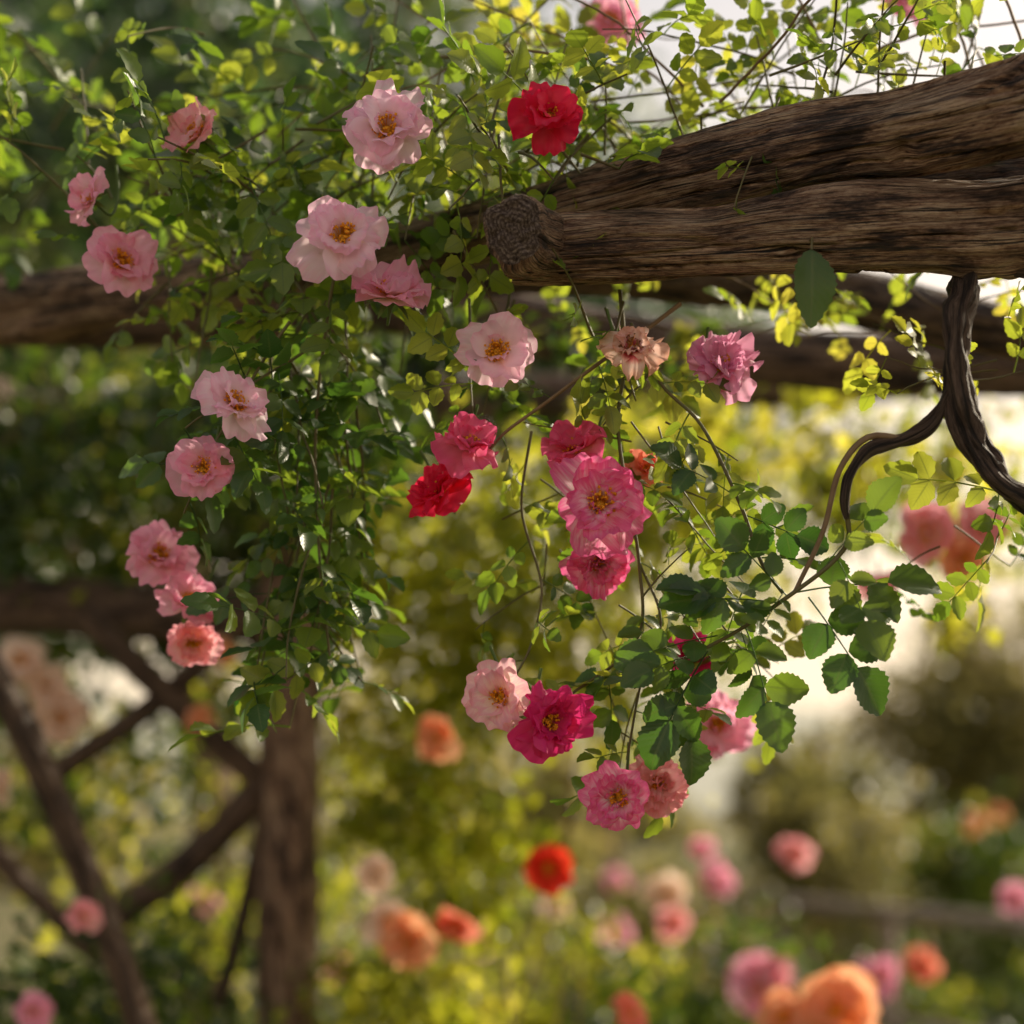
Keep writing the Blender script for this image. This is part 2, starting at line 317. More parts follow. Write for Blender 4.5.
def put(mb,T,items,mat):
    if not items:return
    k=len(T);idx=rng.integers(0,k,len(items))
    for i in range(k):
        s=[it for it,j in zip(items,idx) if j==i]
        if not s:continue
        pos=np.array([x[0] for x in s]);R=frames(np.array([x[1] for x in s]),np.array([x[2] for x in s]))
        inst(mb,T[i],pos,R,np.array([x[3] for x in s]),np.array([x[4] for x in s]),mat)
SUN=nrm(np.array([.66,.50,.46]))
def cane(mb,start,d,length,r=.0018,grav=.6,wander=.35,items=None,space=.028,lsc=1.,leaf0=.0,matc=1,rndc=None,clip=None):
    p=np.array(start,float);d=nrm(np.array(d,float));P=[p.copy()];step=.014;n=int(length/step)
    phi=rng.uniform(0,6);acc=0
    for i in range(n):
        d=nrm(d+np.array([0,0,-grav])*step*2+rng.normal(size=3)*wander*.12);p=p+d*step;P.append(p.copy());acc+=step
        if items is not None and acc>space and i*step>=leaf0*length:
            acc=0;phi+=2.4+rng.normal()*.4
            a=nrm(np.cross(d,[.1,.2,1]));b=np.cross(d,a)
            side=a*math.cos(phi)+b*math.sin(phi)
            ld=d*.35+side+np.array([0,-.1,-.05])+rng.normal(size=3)*.2
            up=np.array([.25,-.45,.9])+rng.normal(size=3)*.5
            items.append((p.copy(),ld,up,lsc*rng.uniform(.65,1.25),rng.uniform() if rndc is None else np.clip(rng.normal(rndc,.28),0,1)))
    rr=np.linspace(r,r*.5,len(P));tube(mb,P,rr,5,matc)
    return np.array(P)
def region(mb,c,e,n,length,dirm,dsp,items,**k):
    for _ in range(n):
        while True:
            q=rng.uniform(-1,1,3)
            if np.dot(q,q)<1:break
        st=np.array(c)+q*np.array(e);d=np.array(dirm)+rng.normal(size=3)*dsp
        cane(mb,st,d,length*rng.uniform(.6,1.3),items=items,**k)

# ---- main foliage around the beams
fol=MB();A=[];D=[];Yl=[]
region(fol,(-.27,1.90,2.225),(.19,.10,.075),34,.15,(-.1,-.3,0),.6,A,grav=1.0,lsc=.95,rndc=.45)
region(fol,(-.12,1.85,2.29),(.16,.10,.045),19,.14,(0,-.2,.1),.7,A,grav=.8,lsc=.9,rndc=.5)
region(fol,(-.34,1.93,2.30),(.2,.12,.05),11,.14,(-.2,-.1,.2),.6,A,grav=.5,lsc=.85,rndc=.5)
region(fol,(.03,1.78,2.275),(.09,.06,.05),16,.13,(0,-.2,-.1),.6,A,grav=.8,lsc=.85,rndc=.5)
region(fol,(-.225,1.80,2.12),(.06,.08,.08),12,.18,(0,-.1,-.9),.35,D,grav=1.2,lsc=.95,rndc=.45)
region(fol,(-.20,1.82,1.98),(.045,.07,.10),7,.18,(.05,-.1,-1),.3,D,grav=1.2,lsc=1.,rndc=.5)
region(fol,(-.21,1.84,1.86),(.04,.06,.06),3,.14,(.15,-.1,-1),.35,A,grav=1.2,lsc=1.,rndc=.5)
region(fol,(-.66,2.2,2.52),(.12,.2,.1),12,.18,(-.1,-.1,.1),.7,A,grav=.5,lsc=1.05,rndc=.4)
region(fol,(.18,1.82,2.30),(.22,.07,.03),19,.16,(.25,0,.45),.6,A,grav=.6,lsc=.78,r=.0015,space=.032,rndc=.6)
region(fol,(.42,1.75,2.32),(.20,.07,.03),21,.16,(.3,0,.3),.6,A,grav=.6,lsc=.74,r=.0015,space=.032,rndc=.65)
region(fol,(.25,1.86,2.38),(.3,.10,.04),12,.2,(.2,0,.4),.6,Yl,grav=.6,lsc=.75,r=.0015,space=.034)
region(fol,(.1,1.95,2.46),(.5,.16,.05),10,.22,(.2,0,.1),.8,A,grav=.8,lsc=.75,space=.034,rndc=.6)
region(fol,(-.02,1.95,2.42),(.1,.1,.06),10,.18,(0,0,.2),.7,Yl,grav=.6,lsc=.95,space=.03)
region(fol,(-.16,2.0,2.44),(.12,.1,.06),7,.18,(-.1,0,.1),.7,A,grav=.6,lsc=.95,space=.03)
for _ in range(18):
    cane(fol,(rng.uniform(-.1,.55),rng.uniform(1.78,2.0),rng.uniform(2.28,2.42)),(rng.normal()*.8,rng.normal()*.2,.5),rng.uniform(.25,.5),r=.0018,grav=.9,wander=.9,matc=2)
for _ in range(12):
    cane(fol,(rng.uniform(.1,.55),rng.uniform(1.9,2.1),rng.uniform(2.14,2.2)),(rng.normal(),rng.normal()*.2,.1),rng.uniform(.12,.25),r=.0011,grav=.5,wander=1.1,matc=2,items=Yl,lsc=.7,space=.05)
region(fol,(.115,1.75,2.07),(.05,.03,.06),5,.12,(0,-.1,-.4),.6,A,grav=.8,lsc=.75,rndc=.5)
region(fol,(-.02,1.80,2.13),(.06,.04,.03),4,.12,(0,-.1,-.8),.4,A,grav=1,lsc=.75,rndc=.5)
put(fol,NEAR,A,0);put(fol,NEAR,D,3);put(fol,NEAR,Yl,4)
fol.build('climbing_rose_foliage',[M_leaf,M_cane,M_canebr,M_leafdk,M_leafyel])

# ---- hanging sprays in the centre and right
sp=MB();A=[];Rr=[];Yl=[]
def stem(pts,r0,r1,leafs=None,space=.035,lsc=.8,rndc=.5,mat=1):
    S=spline(pts,.008);tube(sp,S,np.linspace(r0,r1,len(S)),7,mat)
    if leafs is not None:
        acc=0;phi=rng.uniform(0,6);T=nrm(np.gradient(S,axis=0))
        for p,d,i in zip(S,T,range(len(S))):
            acc+=.008
            if acc>space:
                acc=0;phi+=2.4;a=nrm(np.cross(d,[.1,.9,.2]));b=np.cross(d,a)
                leafs.append((p,d*.4+a*math.cos(phi)+b*.6*math.sin(phi)+rng.normal(size=3)*.15,np.array([.1,-.8,.7])+rng.normal(size=3)*.35,lsc*rng.uniform(.7,1.2),np.clip(rng.normal(rndc,.24),0,1)))
    return S
stem([(.373,1.62,1.942),(.338,1.62,1.944),(.311,1.62,1.913),(.297,1.63,1.856),(.272,1.64,1.80)],.0034,.0022,mat=2)
stem([(.319,1.625,1.872),(.321,1.63,1.847),(.302,1.63,1.823),(.265,1.64,1.795),(.221,1.65,1.765),(.178,1.66,1.742),(.12,1.68,1.71)],.0026,.0014,Rr,space=.045,lsc=.85,rndc=.4)
stem([(.12,1.72,2.08),(.148,1.7,2.015),(.188,1.69,1.97),(.223,1.67,1.89),(.243,1.66,1.83),(.262,1.65,1.80)],.0016,.002,A,space=.034,lsc=.8)
stem([(.17,1.72,2.10),(.13,1.72,2.07),(.08,1.70,2.03),(.033,1.7,1.995),(-.01,1.71,1.965),(-.035,1.72,1.935)],.0024,.0014,A,space=.05,lsc=.7,mat=2)
stem([(.11,1.74,2.12),(.115,1.74,2.05),(.108,1.73,1.97),(.128,1.72,1.84),(.125,1.72,1.76),(.058,1.72,1.705)],.0022,.0015,A,space=.036,lsc=.8)
stem([(.128,1.72,1.84),(.15,1.72,1.78),(.13,1.71,1.72),(.115,1.71,1.64)],.0015,.0012,A,space=.034,lsc=.75)
stem([(.02,1.76,1.98),(.01,1.76,1.90),(.03,1.75,1.82),(.02,1.74,1.76),(.0,1.74,1.72)],.0016,.0012,A,space=.036,lsc=.75)
stem([(-.165,1.72,2.2),(-.19,1.76,2.1),(-.205,1.78,1.98),(-.20,1.78,1.84),(-.19,1.78,1.75)],.002,.0014,A,space=.03,lsc=.95,rndc=.4)
stem([(-.06,1.74,2.18),(-.02,1.75,2.11),(.0,1.76,2.07)],.0016,.0012)
region(sp,(.12,1.74,1.94),(.06,.03,.07),7,.12,(.2,-.1,-.5),.6,A,grav=.9,lsc=.75,rndc=.55,r=.0012)
region(sp,(.16,1.73,1.79),(.08,.04,.05),6,.12,(.2,-.1,-.4),.6,A,grav=.9,lsc=.8,rndc=.5,r=.0012)
region(sp,(.02,1.80,1.88),(.04,.04,.08),5,.12,(0,-.1,-.6),.5,A,grav=.9,lsc=.75,rndc=.6,r=.0012)
region(sp,(.10,1.77,1.72),(.04,.03,.04),3,.11,(0,.1,-.6),.5,A,grav=.9,lsc=.75,rndc=.4,r=.0012)
region(sp,(.50,1.78,1.90),(.08,.06,.05),6,.12,(-.2,-.1,-.2),.6,A,grav=.7,lsc=.85,rndc=.7,r=.0012,wander=.8)
region(sp,(.47,1.75,2.07),(.06,.05,.05),5,.12,(-.2,-.1,-.2),.6,Yl,grav=.7,lsc=.7,r=.0012,wander=.8)
F=np.array
for p,d,s,up in [((.274,1.64,1.800),(1,-.1,.12),1.2,(0,-.9,.6)),((.285,1.64,1.795),(.55,-.2,-.85),1.15,(.3,-.9,.4)),
   ((.262,1.65,1.79),(-.75,-.2,.05),1.05,(0,-.8,.6)),((.225,1.65,1.77),(.25,-.2,-.9),1.1,(.2,-.9,.3)),((.19,1.66,1.745),(-.5,-.2,-.85),1.1,(0,-1,.3)),
   ((.24,1.65,1.78),(-.8,-.2,.3),.9,(0,-.6,.8)),((.30,1.63,1.825),(.5,-.1,.6),.9,(0,-.9,.4)),
   ((.215,1.67,1.9),(-.6,-.2,.3),.8,(0,-.8,.6)),((.225,1.67,1.88),(.7,-.1,-.3),.8,(0,-.8,.6)),
   ((.16,1.67,1.73),(.2,-.2,-.95),1.0,(.1,-1,.2)),((.20,1.66,1.76),(-.9,-.1,-.2),.9,(0,-.9,.5))]:
    Rr.append((F(p),F(d),F(up)+rng.normal(size=3)*.25,s,rng.uniform(.1,.9)))
Yl.append((F((-.035,1.72,2.03)),F((-.7,-.1,.6)),F((0,-1,.3)),.85,.6));Yl.append((F((-.04,1.72,2.02)),F((-.9,-.1,-.1)),F((0,-1,.3)),.75,.4))
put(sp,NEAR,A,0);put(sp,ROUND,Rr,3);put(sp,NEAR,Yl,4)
R=frames(F([[0.02,-.05,-1]]),F([[.3,-1,0.]]));inst(sp,BIG,F([[.281,1.60,2.116]]),R,[.073],[.6],3)
tube(sp,[(.287,1.66,2.14),(.283,1.61,2.13),(.281,1.60,2.115)],.0012,6,1)
sp.build('hanging_rose_sprays',[M_leaf,M_cane,M_canebr,M_leafdk,M_leafyel])

# ------------------------------------------------------------ flowers
def petal(nu,nv,L,W,e0,e1,br,z0,ruf,cup,rg):
    t=np.linspace(0,1,nv);u=np.linspace(-1,1,nu)
    tf=np.linspace(0,1,60);ef=e0+(e1-e0)*tf**1.1
    rf=br+np.concatenate([[0],np.cumsum(np.cos(ef[:-1]))])*L/59;zf=z0+np.concatenate([[0],np.cumsum(np.sin(ef[:-1]))])*L/59
    U,T=np.meshgrid(u,t);w=W*(.2+.8*np.sin(np.clip(T/.72,0,1)*math.pi/2)**.9)
    notch=rg.uniform(.03,.14)
    te=T*(1-.26*np.abs(U)**2.8-notch*np.exp(-(U/.22)**2)+.05*np.sin(U*7+rg.uniform(0,6))*np.abs(U))
    r=np.interp(te,tf,rf);z=np.interp(te,tf,zf);e=np.interp(te,tf,ef)
    p1,p2,p3=rg.uniform(0,6,3)
    off=cup*(U**2)*w+ruf*L*(T**2)*(.55*np.sin(2.6*U+p1)+.45*np.sin(6.5*U+p2)*np.abs(U)**.5+.25*np.sin(8*T+3*U+p3))+ruf*L*.4*T**4*np.sin(11*U+p3)
    r=r-np.sin(e)*off;z=z+np.cos(e)*off
    V=np.stack([r,U*w,z],-1).reshape(-1,3)
    return V,np.stack([U,T,0*U],-1).reshape(-1,3)
KIND={'open':[(5,1.0,.60,.55,-.10,.05,0),(5,.86,.48,.85,.35,.06,.02),(2,.5,.30,1.25,1.0,.12,.04)],
 'semi':[(6,1.0,.52,.45,-.25,.05,0),(6,.88,.46,.72,.15,.06,.02),(4,.72,.36,1.0,.55,.08,.04),(2,.45,.24,1.3,1.2,.12,.05)],
 'double':[(6,1.0,.5,.25,-.45,.05,0),(7,.93,.46,.5,.0,.05,.02),(6,.82,.40,.8,.35,.05,.04),(6,.66,.33,1.05,.7,.05,.07),(4,.48,.24,1.3,1.2,.06,.08)],
 'loose':[(5,1.0,.6,.3,-.6,.05,0),(5,.9,.52,.8,.1,.05,.02),(4,.75,.42,1.1,.5,.07,.04),(3,.55,.3,1.25,1.0,.1,.06)],
 'wither':[(6,.9,.34,.6,-.5,.05,0),(6,.75,.28,1.0,.1,.05,.02),(4,.5,.22,1.2,.6,.08,.04)]}
def flower(mb,pos,face,R,kind,seed,lo=False,ruf=.10,stem_to=None):
    rg=np.random.default_rng(seed);b=MB();nu,nv=(6,6) if lo else (19,12)
    for li,(n,L,W,e0,e1,br,z0) in enumerate(KIND[kind]):
        o=rg.uniform(0,6)
        for k in range(n):
            j=rg.normal(size=6)*.12
            V,LC=petal(nu,nv,L*(1+j[0]),W*(1+j[1]),e0+j[2]*2,e1+j[3]*3.6,br,z0+.012*(k%2),ruf*(1.3+j[4]*3),.20+j[5]*1.7,rg)
            LC[:,2]=rg.uniform()
            a=o+k*2*math.pi/n+rg.normal()*.16;c,s=math.cos(a),math.sin(a)
            V=V@np.array([[c,s,0],[-s,c,0],[0,0,1]])
            b.add(V,grid_faces(nv,nu),LC,0)
    ns=14 if lo else 90
    for k in range(ns):
        a=rg.uniform(0,6.28);el=rg.uniform(.0,1)**.7*1.0;ln=rg.uniform(.24,.40);d=np.array([math.cos(a)*math.sin(el),math.sin(a)*math.sin(el),math.cos(el)])
        p0=np.array([math.cos(a)*.07,math.sin(a)*.07,.05]);p1=p0+d*ln*.6;p2=p0+d*ln+np.array([0,0,-.02])
        if not lo: tube(b,[p0,p1,p2],.007,3,1)
        q=np.array([[-1,-1,-.6],[1,-1,-.6],[1,1,-.6],[-1,1,-.6],[-1,-1,.6],[1,-1,.6],[1,1,.6],[-1,1,.6]])*(.024 if not lo else .05)*rg.uniform(.7,1.2)
        b.add(q+p2,[[0,3,2,1],[4,5,6,7],[0,1,5,4],[1,2,6,5],[2,3,7,6],[3,0,4,7]],None,2)
    tube(b,[(0,0,-.02),(0,0,.08),(0,0,.13),(0,0,.15)],[.12,.12,.08,.01],8,1)
    if not lo:
        tube(b,[(0,0,.03),(0,0,-.04),(0,0,-.12),(0,0,-.2),(0,0,-.26)],[.10,.13,.14,.09,.04],10,3)
        for k in range(5):
            a=k*1.257+rg.uniform(0,.3);Vs,Fs,Ls=leaflet(6,3,.55,.14,0,.2,.5,seed=k)
            c,s=math.cos(a),math.sin(a);Vs=Vs+np.array([.1,0,-.05])
            b.add(Vs@np.array([[c,s,0],[-s,c,0],[0,0,1]]),Fs,Ls,3)
    V=np.concatenate(b.V);Fc=np.concatenate(b.F);LC=np.concatenate(b.L);Mt=np.concatenate(b.M)
    up=nrm(np.array(face,float));s=nrm(np.cross(up,[.2,.1,1]));t=np.cross(up,s)
    Rm=np.stack([s,t,up]);W_=V@Rm*R+np.array(pos)
    mb.add(W_,Fc,LC,Mt)
    base=np.array(pos)-up*.2*R
    if stem_to is not None or not lo:
        e=np.array(pos)+np.array(stem_to if stem_to is not None else (rg.normal()*.015,.05,.055))
        S=spline([base,base-up*.02,(base-up*.03+e)/2+np.array([0,.005,0]),e],.006);tube(mb,S,np.linspace(.0014,.0017,len(S)),6,3)
def rose(name,pos,face,R,kind,mat,seed,ruf=.10,lo=False,stem_to=None,old=False):
    b=MB();flower(b,pos,face,R,kind,seed,lo,ruf,stem_to=stem_to)
    return b.build(name,[mat,M_fil,M_antherdk if old else M_anther,M_sepal],loc=pos)
for a in [
 ('pink_rose',(-.123,1.68,2.257),(.12,-1,.22),.047,'semi',P_pale,141,.12),
 ('pink_rose',(-.165,1.66,2.144),(.10,-1,.25),.043,'semi',P_pale,102,.12),
 ('pink_rose',(-.121,1.70,2.100),(.15,-.6,.8),.042,'semi',P_pink,103,.14),
 ('pink_rose',(-.322,1.76,2.283),(-.6,-.7,.35),.034,'open',P_peach,104,.12),
 ('pink_rose',(-.438,1.78,2.225),(-.6,-.7,.35),.028,'open',P_pink,105,.14),
 ('pink_rose',(-.407,1.78,2.160),(.35,-.85,.1),.038,'semi',P_pink,106,.12),
 ('pink_rose',(-.275,1.68,1.987),(.45,-.7,.4),.037,'semi',P_pale,107,.14),
 ('pink_rose',(-.308,1.70,1.928),(.1,-1,.1),.034,'semi',P_pink,148,.13),
 ('pink_rose',(-.384,1.85,1.863),(.35,-.85,.3),.038,'semi',P_pink,109,.13),
 ('pink_rose',(-.351,1.85,1.811),(.35,-.7,.5),.036,'semi',P_pink,110,.13),
 ('pink_rose',(-.350,1.87,1.775),(.2,-.8,-.4),.030,'semi',P_peach,111,.13),
 ('pink_rose',(-.015,1.70,2.045),(-.1,-1,.15),.039,'open',P_pale,152,.11),
 ('crimson_rose',(.034,1.66,2.262),(.1,-1,.3),.034,'loose',P_red,113,.14),
 ('mauve_pink_rose',(.208,1.72,2.035),(.25,-.75,.45),.036,'double',P_mauve,114,.16),
 ('crimson_rose',(-.043,1.7,1.95),(.3,-.7,.55),.035,'loose',P_rosepink,116,.16),
 ('crimson_rose',(-.072,1.73,1.909),(-.45,-.6,.5),.033,'loose',P_red,117,.16),
 ('striped_rose',(.063,1.72,1.950),(-.15,-.65,.7),.035,'loose',P_rosepink,118,.16),
 ('striped_rose',(.085,1.66,1.886),(0.05,-1,.05),.047,'semi',P_stripe,119,.14),
 ('striped_rose',(.088,1.73,1.843),(.1,-.7,-.6),.036,'double',P_stripe,120,.15),
 ('cream_pink_rose',(-.010,1.68,1.701),(-.3,-1,.05),.036,'open',P_palestripe,121,.12),
 ('magenta_rose',(.034,1.66,1.677),(.35,-.85,-.15),.039,'loose',P_mag,122,.15),
 ('striped_rose',(.105,1.67,1.603),(-.25,-.9,-.15),.034,'semi',P_stripe,123,.14),
 ('coral_rose',(.147,1.74,1.613),(.3,-.8,.2),.033,'double',P_peach,124,.15),
 ('pink_rose',(.238,2.0,1.688),(.2,-1,.1),.043,'semi',P_pink,125,.12),
 ('crimson_rose',(.190,1.82,1.752),(.2,-.9,.2),.026,'loose',P_mag,126,.12),
 ('pink_rose',(.12,2.1,2.553),(.1,-.8,.4),.04,'semi',P_pink,127,.12),
 ('pink_rose',(.46,2.0,2.54),(.1,-.8,.2),.036,'semi',P_pink,128,.12),
 ('coral_rose',(.135,1.76,1.94),(.3,-.9,.2),.022,'loose',P_coral,129,.15),
 ]: rose(*a)
rose('withered_rose',(.117,1.665,2.038),(.05,-.85,.45),.036,'wither',P_wither,130,.2,old=True)
for nm,p,r,mt,sd in [('scarlet_rose',(.058,3.0,1.48),.048,P_scarlet,1),('peach_rose',(-.187,3.2,1.337),.06,P_orange,2),('peach_rose',(-.235,3.25,1.37),.05,P_cream,21),('peach_rose',(-.10,3.25,1.37),.045,P_coral,22),
 ('peach_rose',(-.126,3.0,1.709),.045,P_orange,3),('peach_rose',(-.235,3.0,1.468),.036,P_cream,4),
 ('coral_rose',(.60,2.5,1.99),.045,P_peach,5),('coral_rose',(.685,2.5,2.0),.04,P_peach,6),('coral_rose',(.655,2.5,1.95),.04,P_orange,7),('coral_rose',(.539,2.5,1.907),.03,P_peach,8),
 ('cream_rose',(-.945,3.3,1.867),.055,P_cream,9),('cream_rose',(-.870,3.3,1.764),.06,P_cream,10),('cream_rose',(-.98,3.3,1.62),.045,P_cream,11),('cream_rose',(-.90,3.3,1.82),.045,P_cream,12),
 ('pink_rose',(-.80,2.85,1.249),.035,P_pink,13),('pink_rose',(-.70,2.8,1.407),.03,P_peach,14),('peach_rose',(-.62,3.4,1.76),.03,P_orange,15),('peach_rose',(-.58,3.4,1.89),.028,P_orange,16),('peach_rose',(.17,2.9,1.60),.03,P_coral,17)]:
    rose(nm,p,(rng.normal()*.4,-1,rng.normal()*.3+.1),r,'semi',mt,200+sd,.14,lo=True,stem_to=(0.01,.06,.05))

# ------------------------------------------------------------ background growth
def cloud(mb,c,e,n,size,mat,clumps=0,csp=.3,rndm=.5,shell=False):
    c=np.array(c);e=np.array(e)
    q=nrm(rng.normal(size=(n,3)))*(rng.uniform(.55 if shell else 0,1,(n,1))**(1/3.))
    P=c+q*e
    if clumps:
        k=nrm(rng.normal(size=(clumps,3)))*(rng.uniform(.1,1,(clumps,1))**.5)*e+c
        cid=rng.integers(0,clumps,n);P=k[cid]+rng.normal(size=(n,3))*csp*e.min()
        cr=rng.normal(0,.3,clumps)[cid]
    else: cr=0
    d=rng.normal(size=(n,3))+np.array([0,0,-.3]);up=rng.normal(size=(n,3))*.7+np.array([.2,-.2,.8])
    inst(mb,LOW,P,frames(d,up),size*rng.uniform(.6,1.3,n),np.clip(rng.normal(rndm,.25,n)+cr,0,1),mat)
cur=MB()
for c,e,n,s,mt,cl in [
 ((-.10,3.9,2.12),(.42,.3,.34),2200,.046,0,50),
 ((-.14,3.8,1.64),(.24,.22,.34),1200,.044,0,40),
 ((-.20,3.6,1.15),(.2,.22,.34),900,.042,0,28),
 ((.38,4.1,2.18),(.34,.3,.28),1000,.046,0,30),
 ((.30,3.9,1.80),(.22,.2,.2),420,.044,0,14),
 ((.70,4.0,2.35),(.4,.3,.20),800,.045,0,24),
 ((.55,3.4,2.32),(.5,.3,.10),450,.042,0,24),
 ((1.05,3.8,2.25),(.2,.3,.28),280,.045,0,10),
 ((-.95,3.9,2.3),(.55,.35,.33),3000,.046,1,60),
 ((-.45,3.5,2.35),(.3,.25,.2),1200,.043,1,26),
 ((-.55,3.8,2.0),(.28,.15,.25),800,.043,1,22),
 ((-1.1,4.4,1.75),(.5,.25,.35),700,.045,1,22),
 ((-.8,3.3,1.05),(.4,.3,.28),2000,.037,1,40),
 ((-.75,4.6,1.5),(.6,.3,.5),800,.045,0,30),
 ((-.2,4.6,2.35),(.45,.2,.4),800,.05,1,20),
 ((.0,2.7,2.30),(.35,.15,.06),300,.04,1,14)]:
    cloud(cur,c,e,n,s,mt,cl,.22,rndm=.5)
for _ in range(30):
    x=rng.uniform(-1.2,.9);cane(cur,(x,rng.uniform(3.7,4.1),2.6),(rng.normal()*.2,0,-1),rng.uniform(.4,1.),r=.003,grav=.5,wander=.7,matc=2)
for _ in range(12):
    cane(cur,(-.18+rng.normal()*.12,3.6+rng.normal()*.1,0),(rng.normal()*.1,0,1),rng.uniform(1,2),r=.006,grav=-.2,wander=.4,matc=2)
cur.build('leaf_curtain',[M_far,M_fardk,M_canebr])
tr=MB()
cloud(tr,(.82,3.2,2.02),(.035,.04,.2),130,.04,0,7,.5,rndm=.6)
cane(tr,(.83,3.2,2.4),(0,0,-1),.6,r=.003,matc=2);tr.build('trailing_creeper',[M_far,M_fardk,M_canebr])

def tree(name,loc,h,cr,ch,mats,n=9000,size=.09,clumps=60,tr=.12,low=.45):
    b=MB();x,y=loc
    pts=[(x,y,-.1),(x+.05*h*rng.normal()*.3,y,h*.25),(x+.05*h*rng.normal()*.4,y,h*.55),(x,y,h*.9)]
    S=spline(pts,.3);tube(b,S,np.linspace(tr,tr*.3,len(S)),10,1)
    for k in range(9):
        z=h*rng.uniform(.3,.75);a=rng.uniform(0,6.28);L=cr*rng.uniform(.5,.9)
        P=spline([(x,y,z),(x+math.cos(a)*L*.5,y+math.sin(a)*L*.5,z+L*.3),(x+math.cos(a)*L,y+math.sin(a)*L,z+L*.5)],.3);tube(b,P,np.linspace(tr*.45,tr*.1,len(P)),6,1)
    cloud(b,(x,y,h*(1+low)/2),(cr,cr,ch),n,size,0,clumps,.15,rndm=.5)
    return b.build(name,mats,loc=(x,y,0))
tree('garden_tree',(-3.6,9.5),6.4,1.9,2.4,[M_tree,M_canebr],9000,.14,60)
tree('garden_tree',(-1.6,12.5),8.2,2.4,3.0,[M_tree,M_canebr],9000,.17,60)
tree('garden_tree',(.9,14),7.2,1.8,2.0,[M_tree,M_canebr],5000,.14,44)
tree('garden_tree',(-2.5,7.2),5.0,1.2,1.7,[M_tree,M_canebr],6500,.1,50)
tree('garden_tree',(-1.25,6.6),5.3,1.0,1.15,[M_tree,M_canebr],4800,.085,44)
tree('olive_tree',(4.5,15),3.5,1.4,1.3,[M_olive,M_canebr],8000,.13,50,low=.1)
tree('olive_tree',(7.0,17),4.0,2.0,1.7,[M_olive,M_canebr],8000,.14,50,low=.1)
tree('olive_tree',(2.05,11.5),2.2,.6,.6,[M_olive,M_canebr],2000,.1,22,tr=.13,low=.4)
def bush(name,c,e,n,mat,flw,size=.05):
    b=MB();cloud(b,c,e,n,size,0,34,.25,rndm=.5)
    for k in range(14):
        cane(b,(c[0]+rng.normal()*.06,c[1]+rng.normal()*.06,-.02),(rng.normal()*.35*e[0],rng.normal()*.2,1),c[2]+e[2]*.5,r=.006,grav=0,wander=.3,matc=1)
    o=b.build(name,[mat,M_cane],loc=(c[0],c[1],0))
    for i,(p,r,mt) in enumerate(flw):
        f=MB();flower(f,p,(rng.normal()*.4,-1,.4),r,'semi',int(rng.integers(9999)),True,.14,stem_to=(0,.08,-.1))
        q=f.build('blossom_%d'%(i+1),[mt,M_fil,M_anther,M_sepal]);q.parent=o;q.location=(-c[0],-c[1],0)
bush('rose_bush',(.45,4.7,.92),(.34,.3,.36),1500,M_fardk,[((.639,4.4,1.11),.085,P_pink),((.535,4.5,1.389),.055,P_pink),((.746,4.5,1.455),.05,P_peach),((.403,4.5,1.35),.06,P_cream),((.43,4.5,1.27),.05,P_peach),((.66,4.4,1.14),.06,P_peach),((.50,4.5,1.47),.035,P_pink)])
bush('rose_bush',(1.1,4.8,.68),(.35,.3,.28),1300,M_fardk,[((.957,4.5,1.126),.065,P_pink),((1.326,4.5,1.336),.05,P_pink),((1.075,4.5,1.165),.05,P_coral)])
bush('rose_bush',(.55,3.1,.90),(.25,.2,.24),1000,M_fardk,[((.576,3.0,1.225),.075,P_orange),((.48,3.0,1.215),.055,P_orange),((.60,3.05,1.19),.06,P_orange),((.20,3.0,1.22),.04,P_coral)])
bush('rose_bush',(.05,5.2,.88),(.45,.3,.40),1600,M_far,[((.12,4.9,1.3),.05,P_cream),((-.1,4.9,1.2),.05,P_pink),((.3,4.9,1.22),.05,P_pink)])
bush('rose_bush',(-.9,5.4,.9),(.8,.4,.5),2600,M_fardk,[((-.9,5,1.3),.05,P_pink),((-.5,5,1.1),.05,P_peach)])
bush('garden_shrub',(1.8,9.9,1.2),(.5,.4,.5),2600,M_olive,[],.07)
bush('garden_shrub',(3.2,11.5,.8),(1.0,.6,.75),4000,M_fardk,[((2.9,10.7,1.45),.07,P_orange),((3.05,10.7,1.5),.06,P_orange)],.09)
bush('garden_shrub',(.6,9.0,.8),(.7,.6,.55),3000,M_olive,[((.5,8.3,1.2),.07,P_pink)],.08)
bush('garden_shrub',(2.2,8.8,.45),(.9,.3,.4),2600,M_fardk,[],.07)
fe=empty('wooden_fence',(0,0,0))
def fp(n,pts,**k):
    b=MB();log(b,pts,step=.04,seg=20,**k);o=b.build(n,[M_fence]);o.parent=fe
A0=np.array([.9,10.4]);A1=np.array([3.6,4.9])
P=[A0+(A1-A0)*t for t in np.linspace(0,1,6)]
fp('top_rail',[(p[0],p[1],1.045,.04) for p in P],seed=81)
fp('lower_rail',[(p[0],p[1],.5,.036) for p in P],seed=82)
for i,t in enumerate([.07,.20,.36,.56,.8,.99]):
    p=A0+(A1-A0)*t;fp('post_%d'%(i+1),[(p[0],p[1]+.09,-.1,.06),(p[0],p[1]+.09,.5,.056),(p[0],p[1]+.09,1.02,.054)],seed=83+i)
dt=MB()
for _ in range(34):
    a=rng.uniform(-.75,.75);d=rng.uniform(30,60);x=math.sin(a)*d;y=math.cos(a)*d;hh=rng.uniform(1.6,3.2)*(1.5 if x<0 else .7)
    cloud(dt,(x,y,hh*.5),(hh*.8,hh*.6,hh*.6),600,.42,0,16,.3,rndm=.6)
dt.build('distant_trees',[M_olive])
m=NT('hazy_hill');g=m.n('ShaderNodeNewGeometry');col=m.mix(m.noise(g.outputs['Position'],.02,3),(.5,.5,.42),(.62,.6,.5));M_hill=m.done(m.pbr(col,1,0))
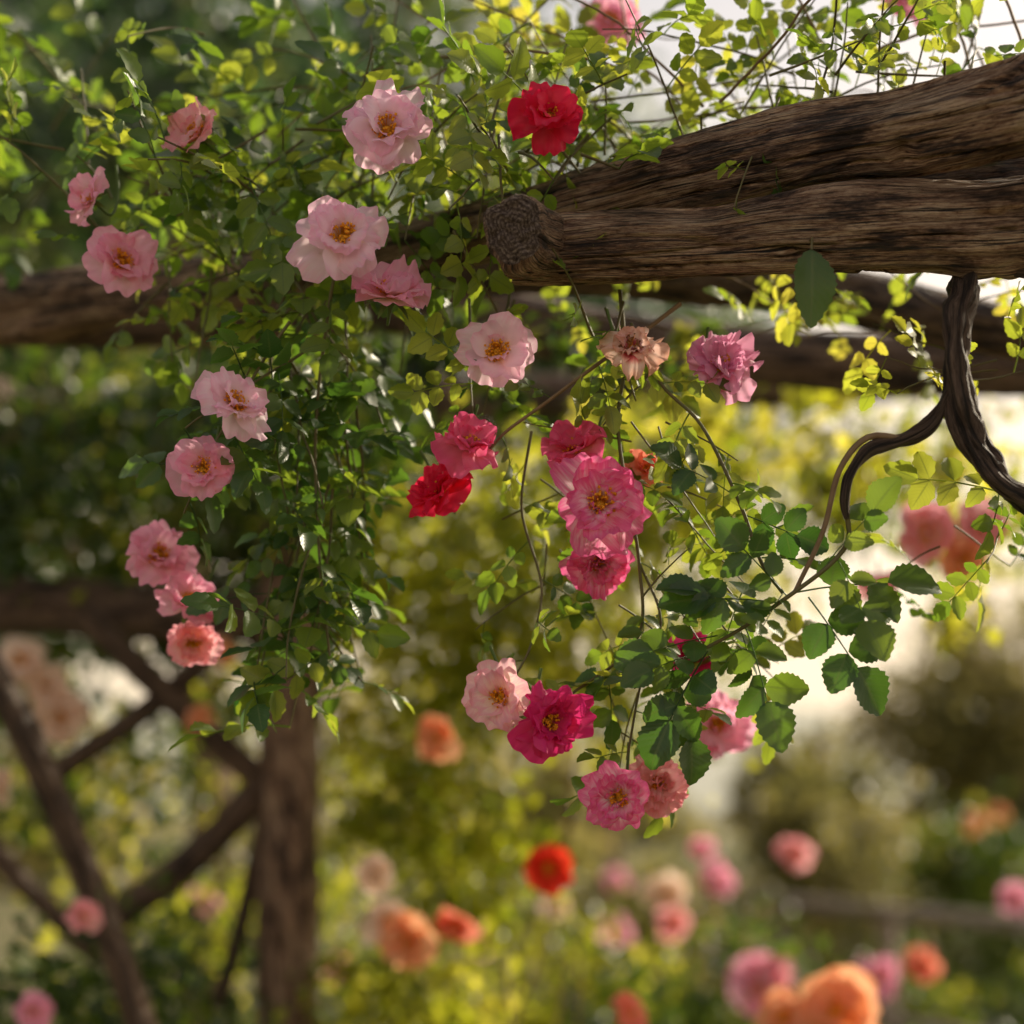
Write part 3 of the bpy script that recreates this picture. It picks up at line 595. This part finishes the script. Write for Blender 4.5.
xs=np.linspace(-600,600,90);ys=np.linspace(180,420,14);V=[]
for y in ys:
    for x in xs:
        k=math.sin((y-180)/240*math.pi)
        V.append((x,y,k*(18+11*noise.noise((x*.006,y*.004,1))+5*noise.noise((x*.02,y*.01,5)))-.5))
b=MB();b.add(np.array(V),grid_faces(14,90));b.build('hills',[M_hill])
m=NT('garden_ground');g=m.n('ShaderNodeNewGeometry')
n1=m.noise(g.outputs['Position'],.8,4);n2=m.noise(g.outputs['Position'],14,4)
col=m.mix(m.ramp(n1,[(.42,(0,0,0)),(.58,(1,1,1))]),(.28,.21,.13),(.08,.11,.035));col=m.mix(m.math('MULTIPLY',n2,.5),col,(.06,.08,.03))
M_g=m.done(m.pbr(col,.95,.1,m.bump(n2,.6,.03)))
xs=np.linspace(-1,1,81);gx=np.sign(xs)*np.abs(xs)**3*900;V=[(x,y,-.0+.03*noise.noise((x*.7,y*.7,3)) if abs(x)+abs(y)<60 else 0) for y in gx for x in gx]
b=MB();b.add(np.array(V),grid_faces(81,81));b.build('ground',[M_g])

# ------------------------------------------------------------ light
w=bpy.data.worlds.new('World');scene.world=w;w.use_nodes=True;nt=w.node_tree
bg=nt.nodes['Background'];sky=nt.nodes.new('ShaderNodeTexSky');sky.sky_type='NISHITA';sky.sun_disc=False
sky.sun_elevation=math.asin(SUN[2]);sky.sun_rotation=math.atan2(SUN[0],SUN[1]);sky.dust_density=4;sky.air_density=1.0;sky.ozone_density=.3
# warm summer haze thickening towards the horizon
tc=nt.nodes.new('ShaderNodeTexCoord');sx=nt.nodes.new('ShaderNodeSeparateXYZ');nt.links.new(tc.outputs['Generated'],sx.inputs[0])
rp=nt.nodes.new('ShaderNodeValToRGB');rp.color_ramp.interpolation='EASE'
rp.color_ramp.elements[0].position=0.0;rp.color_ramp.elements[0].color=(.85,.85,.85,1)
rp.color_ramp.elements[1].position=.6;rp.color_ramp.elements[1].color=(.15,.15,.15,1)
nt.links.new(sx.outputs[2],rp.inputs[0])
mx=nt.nodes.new('ShaderNodeMix');mx.data_type='RGBA';nt.links.new(rp.outputs[0],mx.inputs[0]);nt.links.new(sky.outputs[0],mx.inputs[6]);mx.inputs[7].default_value=(9.8,7.9,5.6,1)
nt.links.new(mx.outputs[2],bg.inputs[0]);bg.inputs[1].default_value=.145
sl=bpy.data.lights.new('sun','SUN');sl.energy=5;sl.angle=math.radians(.5);sl.color=(1,.88,.66)
so=bpy.data.objects.new('sun',sl);coll.objects.link(so);so.rotation_euler=Vector(SUN).to_track_quat('Z','Y').to_euler();so.location=Vector(SUN)*20
# ------------------------------------------------------------ camera
cd=bpy.data.cameras.new('camera');cam=bpy.data.objects.new('camera',cd);coll.objects.link(cam);scene.camera=cam
cam.location=(0,0,1.6);cam.rotation_euler=(math.radians(90),0,0)
cd.lens=60;cd.sensor_width=36;cd.shift_y=.281;cd.clip_start=.05;cd.clip_end=3000
cd.dof.use_dof=True;cd.dof.focus_distance=1.67;cd.dof.aperture_fstop=1.9
scene.view_settings.view_transform='Standard';scene.view_settings.look='None';scene.view_settings.exposure=0
